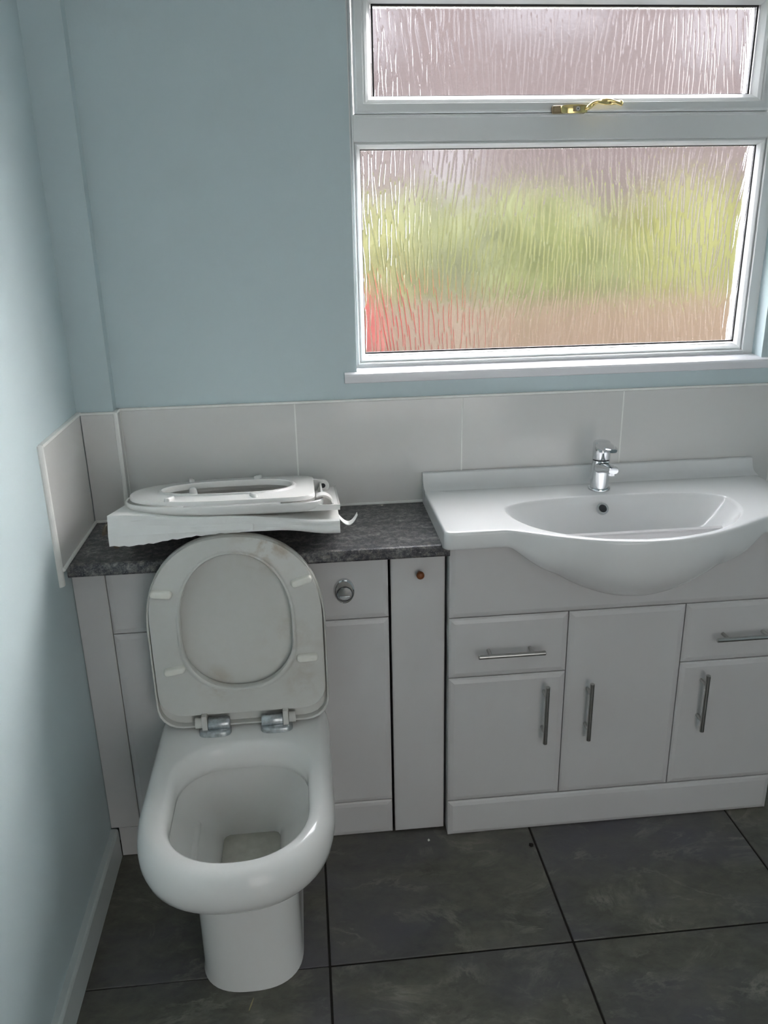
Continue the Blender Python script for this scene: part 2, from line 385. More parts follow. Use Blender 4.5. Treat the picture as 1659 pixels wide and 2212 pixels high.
# upper opening sash
UX0, UX1, UZ0, UZ1 = .7110, 1.576, 1.7286, 1.9040
SX0, SX1, SZ0, SZ1 = .666, 1.622, 1.6915, 1.946
sash = frame_ring('sash', SX0, SX1, SZ0, SZ1, [(0, .095), (0, .036), (.0025, .0325), (.0055, .0315), (.019, .0315), (.0215, .034), (.0215, .095)], P, win)
frame_ring('glazing_bead', SX0 + .0215, SX1 - .0215, SZ0 + .0185, SZ1 - .0215, [(0, .095), (0, .034), (.003, .0335), (.009, .038), (.0145, .047), (.0178, .052), (.0178, .095)], P, sash)
frame_ring('gasket', UX0 - .003, UX1 + .003, UZ0 - .003, UZ1 + .003, [(0, .0535), (.0036, .0545), (.0036, .065), (0, .065)], M['black'], sash)
def pane(name, x0, x1, z0, z1, yf, yb, seed, parent):
    """solid pane: the room side is a height field of fine reeded strokes, the outer face is flat"""
    rg = np.random.RandomState(seed); dx, dz = .0006, .004
    nx = int((x1 - x0) / dx) + 1; nz = int((z1 - z0) / dz) + 1
    X = np.linspace(x0, x1, nx); Z = np.linspace(z0, z1, nz); H = np.zeros((nz, nx))
    hwid = .0016
    c = x0 - .03
    while c < x1 + .03:
        z = z0 - rg.uniform(0, .08)
        while z < z1:
            L = rg.uniform(.035, .105); zm = z + L / 2
            ang = .10 * math.sin(c * 9 + zm * 6 + seed) + rg.uniform(-.10, .10) ; cur = rg.uniform(-1.2, 1.2); ph = rg.uniform(0, 6.28); amp = rg.uniform(0, .0008)
            off = rg.uniform(-.003, .003)
            for iz in range(max(0, int((z - z0) / dz)), min(nz, int((z + L - z0) / dz) + 1)):
                d = Z[iz] - zm
                xc = c + off + ang * d + cur * d * d + amp * math.sin(d * 90 + ph)
                k0 = max(0, int((xc - hwid - x0) / dx)); k1 = min(nx, int((xc + hwid - x0) / dx) + 2)
                if k1 > k0:
                    w = np.clip(1 - ((X[k0:k1] - xc) / hwid) ** 2, 0, 1)
                    H[iz, k0:k1] = np.maximum(H[iz, k0:k1], .0009 * w)
            z += L + rg.uniform(.004, .022)
        c += rg.uniform(.0075, .0135)
    H += .00004 * np.sin(X[None, :] * 340 + 3 * np.sin(Z[:, None] * 60)) 
    XX, ZZ = np.meshgrid(X, Z)
    front = np.stack([XX, yf - H, ZZ], -1).reshape(-1, 3)
    back = np.array([(x0, yb, z0), (x1, yb, z0), (x1, yb, z1), (x0, yb, z1)])
    V = np.vstack([front, back]); nf = nx * nz
    i, j = np.meshgrid(np.arange(nx - 1), np.arange(nz - 1)); a = (j * nx + i).ravel()
    Q = np.stack([a, a + 1, a + nx + 1, a + nx], 1)       # normal towards -y
    me = bpy.data.meshes.new(name)
    sides = [list(range(0, nx))[::-1] + [nf, nf + 1], list(range((nz - 1) * nx, nz * nx)) + [nf + 2, nf + 3],
             [k * nx for k in range(nz)] + [nf + 3, nf], [k * nx + nx - 1 for k in range(nz)][::-1] + [nf + 1, nf + 2], [nf + 3, nf + 2, nf + 1, nf]]
    loops = np.concatenate([Q.ravel()] + [np.array(s_) for s_ in sides]); tot = np.concatenate([np.full(len(Q), 4), [len(s_) for s_ in sides]])
    me.vertices.add(len(V)); me.vertices.foreach_set('co', V.ravel())
    me.loops.add(len(loops)); me.loops.foreach_set('vertex_index', loops.astype(np.int32))
    me.polygons.add(len(tot)); me.polygons.foreach_set('loop_start', np.r_[0, np.cumsum(tot)[:-1]].astype(np.int32))
    me.polygons.foreach_set('loop_total', tot.astype(np.int32)) if False else None
    me.materials.append(M['glass']); me.materials.append(M['glassback'])
    mi = np.zeros(len(tot), np.int32); mi[-5:] = 1; me.polygons.foreach_set('material_index', mi)
    sm = np.ones(len(tot), bool); sm[-5:] = False; me.polygons.foreach_set('use_smooth', sm)
    me.update(calc_edges=True); me.validate()
    o = bpy.data.objects.new(name, me); COL.objects.link(o); adopt(o, parent); return o
pane('pane', LX0 - .002, LX1 + .002, LZ0 - .002, LZ1 + .002, .0665, .0715, 3, win)
pane('pane', UX0 - .002, UX1 + .002, UZ0 - .002, UZ1 + .002, .0570, .0620, 5, sash)
# sill board
sl = MB()
prof = [(.10, 1.1048), (.10, 1.1335), (.0435, 1.1330), (.0, 1.1300), (-.008, 1.1290), (-.0125, 1.1265), (-.0148, 1.1220), (-.0150, 1.1130), (-.0135, 1.1065), (-.010, 1.1046), (-.0005, 1.1046), (-.0005, 1.1048)]
sl.loft([[(x, y, z) for y, z in prof] for x in (WX0 + .0005, WX1 - .0005)], True, True, True)
prof2 = [(-.0005, 1.1300), (-.008, 1.1290), (-.0125, 1.1265), (-.0148, 1.1220), (-.0150, 1.1130), (-.0135, 1.1065), (-.010, 1.1046), (-.0005, 1.1046)]
sl.loft([[(x, y, z) for y, z in prof2] for x in (.621, WX0 + .0005)], True, True, True)
sl.loft([[(x, y, z) for y, z in prof2] for x in (WX1 - .0005, 1.69)], True, True, True)
sl.out('window_sill', M['sill'], win, True, 22)
# brass cockspur handle with a twisted grip
hd = bevbox('handle', 1.106, 1.184, .0175, .0313, 1.6865, 1.7035, M['brassdark'], sash, .004, 2)
hd['label'] = 'brass window handle with twisted grip and key lock'
hb = MB()
rings = []
for x, w, yo in ((1.124, .0058, .0165), (1.130, .0078, .011), (1.142, .0088, .008), (1.160, .0088, .007), (1.176, .0080, .008), (1.184, .0068, .011)):
    rings.append([(x, yo + .001, 1.695 - w), (x, yo, 1.695 - w * .5), (x, yo, 1.695 + w * .5), (x, yo + .001, 1.695 + w), (x, .019, 1.695 + w), (x, .019, 1.695 - w)])
hb.loft(rings, True, True, True).out('handle_body', M['brass'], hd, True, 50)
gp = []
pts = [(1.178, .012, 1.695), (1.186, .010, 1.698), (1.194, .009, 1.703), (1.204, .008, 1.7075), (1.216, .008, 1.709), (1.230, .008, 1.7085), (1.244, .008, 1.707), (1.256, .009, 1.706), (1.264, .010, 1.7055)]
mbt = MB(); rr = []
NP = 60
P_ = np.array(pts); tt = np.linspace(0, len(pts) - 1, NP)
for k, t in enumerate(tt):
    p = np.array([np.interp(t, range(len(pts)), P_[:, m]) for m in range(3)])
    rr.append(p)
rings = []
for k, p in enumerate(rr):
    tw = k / NP * 2.6 * PI; base = .0054 if k < NP - 4 else .0054 * (1 - (k - NP + 4) * .16)
    base *= .8 + .2 * min(1, k / 14)
    ring = []
    for m in range(20):
        q = 2 * PI * m / 20; r_ = base * (1 + .26 * math.cos(2 * (q - tw)))
        ring.append((p[0], p[1] + r_ * math.cos(q), p[2] + r_ * math.sin(q)))
    rings.append(ring)
mbt.loft(rings, True, True, True).out('grip', M['brass'], hd, True, 60)
MB().box(1.150, 1.1665, .0062, .0085, 1.6895, 1.7005).out('lock_plate', M['brassdark'], hd)
MB().tube([(1.1605, .0068, 1.695), (1.1605, .0052, 1.695)], .0045, 16).out('keyhole', M['steel'], hd, True, 40)
MB().tube([(1.1605, .0053, 1.695), (1.1605, .0048, 1.695)], .0015, 8).out('key_slot', M['hole'], hd)

# ------------------------------------------------------------------ worktop
wt = MB()
prof = [(-.0002, .770), (-.0002, .7985), (-.304, .7985), (-.3085, .7965), (-.3105, .792), (-.3105, .776), (-.3085, .7715), (-.304, .770)]
wt.loft([[(.009, y, z) for y, z in prof[:]], [(.8235, y, z) for y, z in prof]], True, True, True)
wto = tag(wt.out('worktop', M['worktop']), 'dark speckled worktop above the toilet cabinet', 'worktop')
# trim the part running into the pipe boxing: boxing starts above the worktop, so only the silicone bead is added
sb = MB()
sb.tube([(.0105, -.335, .8005), (.0105, YB - .0095, .8005), (XB + .004, YB - .0095, .8005), (XB + TT + .001, -.0095, .8005), (.806, -.0095, .8005)], .0042, 8)
sb.out('silicone_bead', M['grout'], wto)

# ------------------------------------------------------------------ toilet cabinet
YW = -.262
tc_ = thing('toilet_cabinet', 'white back-to-wall toilet cabinet with oval chrome flush button', 'cabinet', (.38, -.13, 0))
MB().box(.072, .690, -.243, -.003, .10, .769).box(.072, .690, -.225, -.003, .0, .10).out('body', M['carcass'], tc_)
panel('upper_panel', .0705, .6915, .6075, .7695, YW, -.2435, M['cab'], tc_, .012, .004)
panel('lower_panel', .0705, .6915, .1005, .6075, YW, -.2435, M['cab'], tc_, .012, .004)
panel('plinth', .0705, .6915, .0005, .1005, YW + .001, -.2435, M['cab'], tc_, .012, .004)
fb = MB(); rings = []
for rx, rz, y in ((.0232, .0302, YW), (.0232, .0302, YW - .004), (.0218, .0288, YW - .0075), (.0195, .0262, YW - .0088)):
    rings.append([(.5905 + rx * math.cos(q), y, .6828 + rz * math.sin(q)) for q in [2 * PI * k / 40 for k in range(40)]])
fbo = fb.loft(rings, True, False, True).out('flush_button', M['chrome'], tc_, True, 25)
fbo['label'] = 'oval chrome flush plate with a round push button'
def disc(cx, cz, r, y0, y1, n=32, dome=.0015):
    m = MB(); rs = []
    for rr_, y in ((r, y0), (r, y1 + .001), (r - .001, y1), (r * .6, y1 - dome * .7), (r * .25, y1 - dome)):
        rs.append([(cx + rr_ * math.cos(2 * PI * k / n), y, cz + rr_ * math.sin(2 * PI * k / n)) for k in range(n)])
    return m.loft(rs, True, False, True)
disc(.5905, .6775, .0190, YW - .0075, YW - .0093, dome=.0001).out('button_gap', M['hole'], fbo, True, 40)
disc(.5905, .6775, .0168, YW - .0075, YW - .0105, dome=.0006).out('push_button', M['chrome'], fbo, True, 40)
dm = MB().loft([[(.5905 + a, y, .6775 + b) for a, b in ((-.0115, -.0055), (.0115, -.0055), (.010, -.0095), (.005, -.0125), (-.005, -.0125), (-.010, -.0095))] for y in (YW - .0105, YW - .0128)], True, True, True)
dm.out('half_flush', M['hingechrome'], fbo)
# filler panel with brown knob, and the scribe strip by the left wall
fp = thing('filler_panel', 'narrow tall white filler panel with a small brown wooden knob', 'panel', (.758, -.25, 0))
MB().box(.700, .818, -.243, -.003, .004, .769).out('body', M['carcass'], fp)
panel('door', .6955, .8215, .004, .7695, YW - .001, -.2435, M['cab'], fp, .003, .002)
kb = MB(); rs = []
for r_, y in ((.004, YW - .001), (.004, YW - .008), (.0078, YW - .012), (.0092, YW - .017), (.0088, YW - .0215), (.006, YW - .0245), (.002, YW - .0255)):
    rs.append([(.7615 + r_ * math.cos(2 * PI * k / 20), y, .7165 + r_ * math.sin(2 * PI * k / 20)) for k in range(20)])
kb.loft(rs, True, True, True).out('knob', M['knob'], fp, True, 50)
sp = thing('scribe_panel', 'slim white scribe strip between left wall and toilet cabinet', 'panel', (.035, -.25, 0))
panel('strip', .019, .0704, .001, .0845, YW, -.2435, M['cab'], sp, .002, .0015, .0002)
panel('strip', .001, .0704, .085, .7695, YW, -.2435, M['cab'], sp, .002, .0015, .0002)

# ------------------------------------------------------------------ vanity unit
YV = -.2913
vx = [.8253, 1.1078, 1.3905, 1.668]
vu = thing('vanity_unit', 'white vanity cabinet with bar handles under the wide basin', 'vanity unit', (1.246, -.15, 0))
MB().box(.8265, 1.6665, -.272, -.003, .0, .606).box(.8265, .845, -.272, -.003, .606, .790).box(1.648, 1.6665, -.272, -.003, .606, .790).box(.845, 1.648, -.272, -.266, .606, .660).out('body', M['cab'], vu)
ap = panel('apron', vx[0], vx[3], .6073, .794, YV, -.2725, M['cab'], vu, .012, .005)
d = {}
d[0] = panel('drawer', vx[0], vx[1], .4509, .6073, YV, -.2725, M['cab'], vu)
d[1] = panel('drawer', vx[2], vx[3], .4509, .6073, YV, -.2725, M['cab'], vu)
d[2] = panel('door', vx[0], vx[1], .103, .4509, YV, -.2725, M['cab'], vu)
d[3] = panel('door', vx[1], vx[2], .103, .6073, YV, -.2725, M['cab'], vu)
d[4] = panel('door', vx[2], vx[3], .103, .4509, YV, -.2725, M['cab'], vu)
panel('plinth', vx[0], vx[3], .0005, .103, YV - .001, -.2725, M['cab'], vu, .012, .005)
hm = MB(); R_ = .0055
hm.loft([[(x, -.030 + r_ * math.cos(2 * PI * k / 14), r_ * math.sin(2 * PI * k / 14)) for k in range(14)] for x, r_ in ((-.0785, R_ - .001), (-.0775, R_), (.0775, R_), (.0785, R_ - .001))], True, True, True)
for x in (-.0495, .0495):
    hm.loft([[(x + .0045 * math.cos(2 * PI * k / 12), y, .0045 * math.sin(2 * PI * k / 12)) for k in range(12)] for y in (.0, -.029)], True, True, True)
hme = hm.out('handle', M['steel'], None, True, 40); hmesh = hme.data; bpy.data.objects.remove(hme)
inst(hmesh, 'handle', (.968, YV, .5215), d[0]); inst(hmesh, 'handle', (1.5375, YV, .5235), d[1])
for k, hx in ((2, 1.056), (3, 1.1635), (4, 1.4485)):
    inst(hmesh, 'handle', (hx, YV, .352), d[k], (0, PI / 2, 0))

# ------------------------------------------------------------------ basin
BX, BW, BZ = 1.2345, .4285, .840
bs = thing('basin', 'wide white ceramic basin with bow front on the vanity cabinet', 'basin', (BX, -.2, .78))
def yfront(x):
    t = abs(x - BX) / .295
    return -.349 - (.109 * (1 - t * t) ** 1.18 if t < 1 else 0)
def depth(x):
    t = abs(x - BX) / .285
    return .046 + (.139 * (1 - t * t) ** 1.15 if t < 1 else 0)
# outer outline, dense, starting at the back centre going right
N = 160
xsR = np.linspace(BX + BW, BX - BW, 400)
out = [(BX, -.036)]
out += [(BX + BW, -.036)] + [(BX + BW, y) for y in np.linspace(-.05, -.335, 12)]
out += [(BX + BW - .006, -.346)] + [(x, yfront(x)) for x in np.linspace(BX + BW - .015, BX - BW + .015, 300)] + [(BX - BW + .006, -.346)]
out += [(BX - BW, y) for y in np.linspace(-.335, -.05, 12)] + [(BX - BW, -.036)]
# bowl outline
inn = []
for k in range(400):
    q = PI / 2 - 2 * PI * k / 400
    c, s = math.cos(q), math.sin(q)
    if s >= 0: inn.append((BX + .267 * math.copysign(abs(c) ** (2 / 2.6), c), -.228 + .076 * abs(s) ** (2 / 2.6)))
    else: inn.append((BX + .267 * math.copysign(abs(c) ** (2 / 2.05), c), -.228 - .209 * abs(s) ** (2 / 2.05)))
def polar(poly, N, c):
    """points of a closed polygon hit by N rays from c"""
    Pq = np.array(poly) - np.array(c); ang = np.unwrap(np.arctan2(Pq[:, 1], Pq[:, 0]))
    if ang[-1] < ang[0]: Pq = Pq[::-1]; ang = ang[::-1]
    r = np.hypot(Pq[:, 0], Pq[:, 1])
    ang = np.r_[ang - 2 * PI, ang, ang + 2 * PI]; Pq = np.vstack([Pq] * 3)
    th = ang[len(poly)] + np.arange(N) * 2 * PI / N
    res = []
    for t in th:
        k = np.searchsorted(ang, t); k = min(max(k, 1), len(ang) - 1)
        a, b = Pq[k - 1], Pq[k]; dv = np.array([math.cos(t), math.sin(t)])
        den = dv[0] * (b - a)[1] - dv[1] * (b - a)[0]
        rr_ = (a[0] * (b - a)[1] - a[1] * (b - a)[0]) / den if abs(den) > 1e-12 else np.hypot(*a)
        res.append((c[0] + dv[0] * rr_, c[1] + dv[1] * rr_))
    return np.array(res), th[0]
# resample both outlines from one centre with uneven angular density (corners of the slab kept by arc-length blend)
C0 = (BX, -.255)
oa = resample(out, 320)
ang = np.arctan2((oa[:, 1] - C0[1]), (oa[:, 0] - C0[0]))
def hit(poly, t):
    Pq = np.array(poly) - np.array(C0); Qn = np.roll(Pq, -1, axis=0); e = Qn - Pq
    dv = np.array([math.cos(t), math.sin(t)])
    den = dv[0] * e[:, 1] - dv[1] * e[:, 0]; den = np.where(abs(den) < 1e-12, 1e-12, den)
    rr_ = (Pq[:, 0] * e[:, 1] - Pq[:, 1] * e[:, 0]) / den
    u = (Pq[:, 0] * dv[1] - Pq[:, 1] * dv[0]) / den
    ok = (u >= -1e-6) & (u <= 1 + 1e-6) & (rr_ > 0)
    return rr_[ok].max()
ri = np.array([hit(inn, t) for t in ang]); dirs = np.c_[np.cos(ang), np.sin(ang)]
ib = np.array(C0) + dirs * ri[:, None]
rings = []
DEP = .125
def deckz(x, y):
    return BZ
for s_ in (.05, .15, .3, .45, .6, .72, .82, .89, .94, .975, .993):
    z = BZ - .004 - DEP * (1 - s_ ** 2.7) ** .92
    cc = np.array((BX, -.285)) * (1 - s_) + np.array(C0) * s_
    pts_ = cc + dirs * ri[:, None] * s_
    rings.append([(p[0], p[1], z) for p in pts_])
rings.append([(p[0], p[1], BZ - .0028) for p in np.array(C0) + dirs * (ri + .0005)[:, None]])
rings.append([(p[0], p[1], BZ - .0007) for p in np.array(C0) + dirs * (ri + .003)[:, None]])
gap = oa - ib; gl = np.hypot(gap[:, 0], gap[:, 1]); gn = gap / gl[:, None]
rings.append([(p[0], p[1], BZ) for p in ib + gn * np.minimum(.007, gl * .35)[:, None]])
rings.append([(p[0], p[1], BZ) for p in ib + gn * (gl * .62)[:, None]])
# inward normals of the outer outline for the rounded edge
tg = np.roll(oa, -1, 0) - np.roll(oa, 1, 0); nm = np.c_[-tg[:, 1], tg[:, 0]]; nm /= np.hypot(nm[:, 0], nm[:, 1])[:, None]
if ((np.array(C0) - oa[0]) @ nm[0]) < 0: nm = -nm
for ins, dz in ((.0055, 0), (.0025, .0012), (.0006, .0035), (0, .007)):
    q_ = oa + nm * ins
    rings.append([(p[0], p[1], BZ - dz) for p in q_])
# underside: wings drop straight, the bow front sweeps back under in a quarter oval
for k in range(1, 15):
    t = k / 14; ring = []
    for (x, y) in oa:
        D = depth(x); yf_ = yfront(x)
        bow = (D - .046) / .139
        if y < -.33:
            n_ = 7 - 4.7 * smooth01(bow * 1.6)
            q = PI / 2 * t
            ytarget = -.262
            yy = ytarget + (y - ytarget) * max(0, math.cos(q)) ** (2 / n_)
            zz = BZ - .007 - (D - .007) * math.sin(q) ** (2 / n_)
            ring.append((x, yy, zz))
        else:
            ring.append((x, max(y, -.262) if t > .6 and y < -.262 else y, BZ - .007 - (.039) * min(1, t * 1.2)))
    rings.append(ring)
rings.append([(BX + (x - BX) * .5, -.205 + (y + .2) * .16, .652) for (x, y) in oa])
mbs = MB().loft(rings, True, True, True)
mbs.out('bowl', M['basin'], bs, True, 40)
up = MB()
prof = [(-.0095, .797), (-.0095, .8745), (-.011, .8765), (-.016, .8765), (-.0195, .8745), (-.0225, .866), (-.0265, .855), (-.033, .8472), (-.043, .8425), (-.056, .8401), (-.056, .835), (-.04, .797)]
up.loft([[(x, y, z) for y, z in prof] for x in (BX - BW, BX - BW + .003, BX + BW - .003, BX + BW)], True, True, True).out('upstand', M['basin'], bs, True, 40)
# overflow ring on the back slope of the bowl
ov = MB(); rings = []
nrm = Vector((0, -.80, .60)).normalized(); ax1 = Vector((1, 0, 0)); ax2 = nrm.cross(ax1).normalized(); oc = Vector((1.2135, -.1755, .8145))
def circ(r, h, n=28): return [tuple(oc + ax1 * r * math.cos(2 * PI * k / n) + ax2 * r * math.sin(2 * PI * k / n) + nrm * h) for k in range(n)]
ovo = MB().loft([circ(.0146, -.004), circ(.0146, .0015), (circ(.0138, .003)), circ(.0100, .0032), circ(.0090, .002), circ(.0087, -.003)], True).out('overflow_ring', M['chrome'], bs, True, 50)
MB().loft([circ(.0089, -.001), circ(.003, -.0012)], True, False, True).out('overflow_hole', M['hole'], ovo)

# ------------------------------------------------------------------ tap
TX, TY = 1.2280, -.104
tp = thing('mixer_tap', 'chrome single-lever mixer tap standing on the basin', 'tap', (TX, TY, BZ))
def ring(cx, cy_, z, rx, ry=None, n=32, tilt=0):
    ry = ry or rx
    return [(cx + rx * math.cos(2 * PI * k / n), cy_ + ry * math.sin(2 * PI * k / n), z + tilt * math.sin(2 * PI * k / n) * ry) for k in range(n)]
b = MB().loft([ring(TX, TY, BZ + .0008, .0265), ring(TX, TY, BZ + .004, .0265), ring(TX, TY, BZ + .0062, .0255), ring(TX, TY, BZ + .0066, .0225)], True, True, True)
b.out('base_ring', M['chrome'], tp, True, 40)
b = MB().loft([ring(TX, TY, BZ + .006, .0222), ring(TX, TY, BZ + .030, .0217), ring(TX, TY, BZ + .066, .0212), ring(TX, TY, BZ + .0750, .0208)], True, True, True)
b.out('body', M['chrome'], tp, True, 40)
# spout: flattened tapering arm towards the bowl, dipping at the end
rs = []
for y, z, hw_, hh in ((-.004, .0560, .0185, .0165), (-.026, .0610, .0180, .0130), (-.046, .0655, .0165, .0108), (-.066, .0690, .015, .0095), (-.079, .0705, .0135, .0090), (-.086, .0708, .011, .0075)):
    r0 = []
    for k in range(24):
        q = 2 * PI * k / 24; c, s = math.cos(q), math.sin(q)
        r0.append((TX + hw_ * math.copysign(abs(c) ** .75, c), TY + y, BZ + z + hh * math.copysign(abs(s) ** .75, s)))
    rs.append(r0)
spt = MB().loft(rs, True, True, True).out('spout', M['chrome'], tp, True, 45)
MB().loft([ring(TX, TY - .072, BZ + .066, .0105, n=20), ring(TX, TY - .072, BZ + .0575, .0105, n=20), ring(TX, TY - .072, BZ + .0565, .0095, n=20)], True, True, True).out('aerator', M['chrome'], spt, True, 40)
MB().loft([ring(TX, TY, BZ + .0749, .0192), ring(TX, TY, BZ + .0785, .0192)], True, True, True).out('collar', M['hole'], tp, True, 40)
b = MB().loft([ring(TX, TY, BZ + .078, .0205), ring(TX, TY, BZ + .081, .0212), ring(TX, TY, BZ + .102, .0212), ring(TX, TY, BZ + .1155, .0210, tilt=.04), ring(TX, TY, BZ + .1200, .0185, tilt=.04), ring(TX, TY, BZ + .1220, .011, tilt=.03)], True, True, True)
lv = b.out('lever_cap', M['chrome'], tp, True, 40)
rs = []
for y, z, hw_, hh in ((.004, .1105, .0185, .0095), (-.018, .1125, .0195, .0085), (-.038, .1140, .0190, .0070), (-.056, .1148, .017, .0058), (-.068, .1150, .0135, .0050), (-.074, .1150, .009, .0042)):
    r0 = []
    for k in range(24):
        q = 2 * PI * k / 24; c, s = math.cos(q), math.sin(q)
        r0.append((TX + hw_ * math.copysign(abs(c) ** .7, c), TY + y, BZ + z + hh * math.copysign(abs(s) ** .7, s)))
    rs.append(r0)
MB().loft(rs, True, True, True).out('lever', M['chrome'], lv, True, 45)

# ------------------------------------------------------------------ toilet
TXC = .354
tl = thing('toilet', 'white ceramic toilet with its stained seat and lid raised', 'toilet', (TXC, -.5, 0))
def pr(hw, yb, yf, z, rb=.03, ys=None, n=2.3, xc=TXC):
    ys = ys if ys is not None else yb + (yf - yb) * .55
    return [(xc + a, b_, z) for a, b_ in dshape(hw, yb, yf, rb, ys, n, 96)]
R = []
for a in ((.052, -.420, -.525, .080, .012), (.060, -.403, -.540, .095, .014), (.0635, -.399, -.545, .150, .016), (.066, -.398, -.548, .166, .02),
          (.078, -.399, -.585, .190, .04), (.104, -.401, -.650, .235, .07), (.128, -.403, -.705, .285, .10), (.142, -.404, -.738, .325, .11), (.147, -.403, -.750, .344, .11)):
    R.append(pr(a[0], a[1], a[2], a[3], a[4], n=2.4))
for a in ((.141, -.409, -.744, .3445), (.1385, -.413, -.742, .3405), (.1365, -.414, -.743, .3425), (.1355, -.412, -.746, .356), (.1358, -.409, -.750, .374), (.1385, -.405, -.754, .386), (.1435, -.399, -.759, .3945), (.1495, -.392, -.765, .3985)):
    R.append(pr(*a, rb=.105, ys=a[1] + (a[2] - a[1]) * .56, n=2.25))
R.append(pr(.1655, -.300, -.779, .3993, .05, -.575, 2.3, TXC - .003))
for a in ((.1665, -.272, -.784, .3985, .026), (.1735, -.265, -.793, .394, .024), (.1795, -.263, -.800, .386, .022), (.1845, -.2625, -.806, .372, .02), (.1872, -.2625, -.8085, .354, .02),
          (.1872, -.2625, -.806, .336, .02), (.184, -.2625, -.796, .316, .02), (.176, -.2625, -.779, .298, .02), (.162, -.2625, -.755, .282, .02), (.144, -.2625, -.728, .269, .02), (.126, -.2625, -.704, .259, .02)):
    R.append(pr(a[0] + .0055, a[1], a[2], a[3], a[4], -.575, 2.3, TXC - .005))
for a in ((.1125, -.2625, -.689, .248), (.1075, -.2625, -.683, .235), (.106, -.2625, -.681, .20), (.1055, -.2625, -.681, .10), (.1055, -.2625, -.682, .02), (.1075, -.2625, -.684, .006), (.108, -.2625, -.6845, .0008)):
    R.append(pr(a[0] - .003, a[1], a[2], a[3], rb=.015, ys=-.585, n=2.5, xc=.3565))
pan = MB().loft(R, True, True, True).out('pan', M['china'], tl, True, 60)
wr = [(TXC + a, b_  , .152) for a, b_ in dshape(.0634, -.3995, -.5447, .016, -.475, 2.4, 48)]
MB().add(wr, [tuple(range(48))]).out('water', M['water'], pan)
# seat and lid, in (a across, b from hinge to tip, c towards the bowl side)
def seat_set(F, hw, b0, b1, lid_hw, lb0, lb1, op, mat, root, crn=.052, lid_d=.018, lip=.016, bs_f=.52, lid_in=-.001, ring_c=.004):
    def rg_(hw_, bb0, bb1, c, rb, f=bs_f, n=2.3): return [F(a, b_, c) for a, b_ in dshape(hw_, bb0, bb1, rb, bb0 + (bb1 - bb0) * f, n, 96)]
    ohw, ob0, ob1 = op
    L = [rg_(lid_hw - .03, lb0 + .03, lb1 - .03, -lid_d, crn * .6), rg_(lid_hw - .014, lb0 + .012, lb1 - .014, -lid_d * .92, crn * .9), rg_(lid_hw - .004, lb0 + .003, lb1 - .004, -lid_d * .55, crn), rg_(lid_hw, lb0, lb1, 0.0, crn),
         rg_(lid_hw, lb0, lb1, lip * .8, crn), rg_(lid_hw - .0015, lb0 + .0015, lb1 - .0015, lip, crn), rg_(lid_hw - .0045, lb0 + .0045, lb1 - .0045, lip * .9, crn), rg_(lid_hw - .0055, lb0 + .0055, lb1 - .0055, 0.001, crn), rg_(lid_hw - .010, lb0 + .010, lb1 - .010, lid_in * .7, crn * .9), rg_(lid_hw - .03, lb0 + .03, lb1 - .03, lid_in, crn * .8), rg_(lid_hw - .05, lb0 + .05, lb1 - .05, lid_in, crn * .6)]
    lid = MB().loft(L, True, True, True).out('lid', mat, root, True, 50)
    def oprg(d, c): return [F(a, b_, c) for a, b_ in dshape(ohw + d, ob0 - d, ob1 + d, ohw * .95, ob0 + (ob1 - ob0) * .48, 2.15, 96)]
    S = [rg_(hw, b0, b1, ring_c, crn), rg_(hw, b0, b1, .017, crn), rg_(hw - .0015, b0 + .0015, b1 - .0015, .0205, crn), rg_(hw - .006, b0 + .006, b1 - .006, .0215, crn),
         oprg(.011, .0215), oprg(.0085, .0225), oprg(.0065, .0255), oprg(.0025, .0262), oprg(.0006, .0245), oprg(0, .020), oprg(.002, ring_c)]
    st = MB().loft(S, True, loop=True).out('seat', mat, root, True, 45)
    return lid, st
ZS = .0
def F_old(a, b_, c): return (TXC + a, -.331 - c - b_ * .0, b_)
lid, seat = seat_set(F_old, .1835, .441, .8605, .1905, .407, .8620, (.1175, .506, .822), M['seat'], tl)
def bumper(F, a, b_, rot, mat, parent, l=.046, w=.0165, h=.013, c0=.021):
    rs = []
    for f, cc in ((1, 0), (1, .45), (.93, .75), (.78, .93), (.5, 1)):
        r_ = []
        for k in range(24):
            q = 2 * PI * k / 24; x = (w / 2) * math.cos(q) * f + math.copysign((l - w) / 2, math.cos(q)) * (1 if abs(math.cos(q)) > 1e-9 else 0); y = (w / 2) * math.sin(q) * f
            r_.append(F(a + x * math.cos(rot) - y * math.sin(rot), b_ + x * math.sin(rot) + y * math.cos(rot), c0 + h * cc))
        rs.append(r_)
    return MB().loft(rs, True, True, True).out('bumper', mat, parent, True, 50)
for a, b_, r_ in ((-.150, .7415, -.12), (.143, .7535, .28), (-.140, .560, .16), (.147, .571, .02)):
    bumper(F_old, a, b_, r_, M['bumper'], seat)
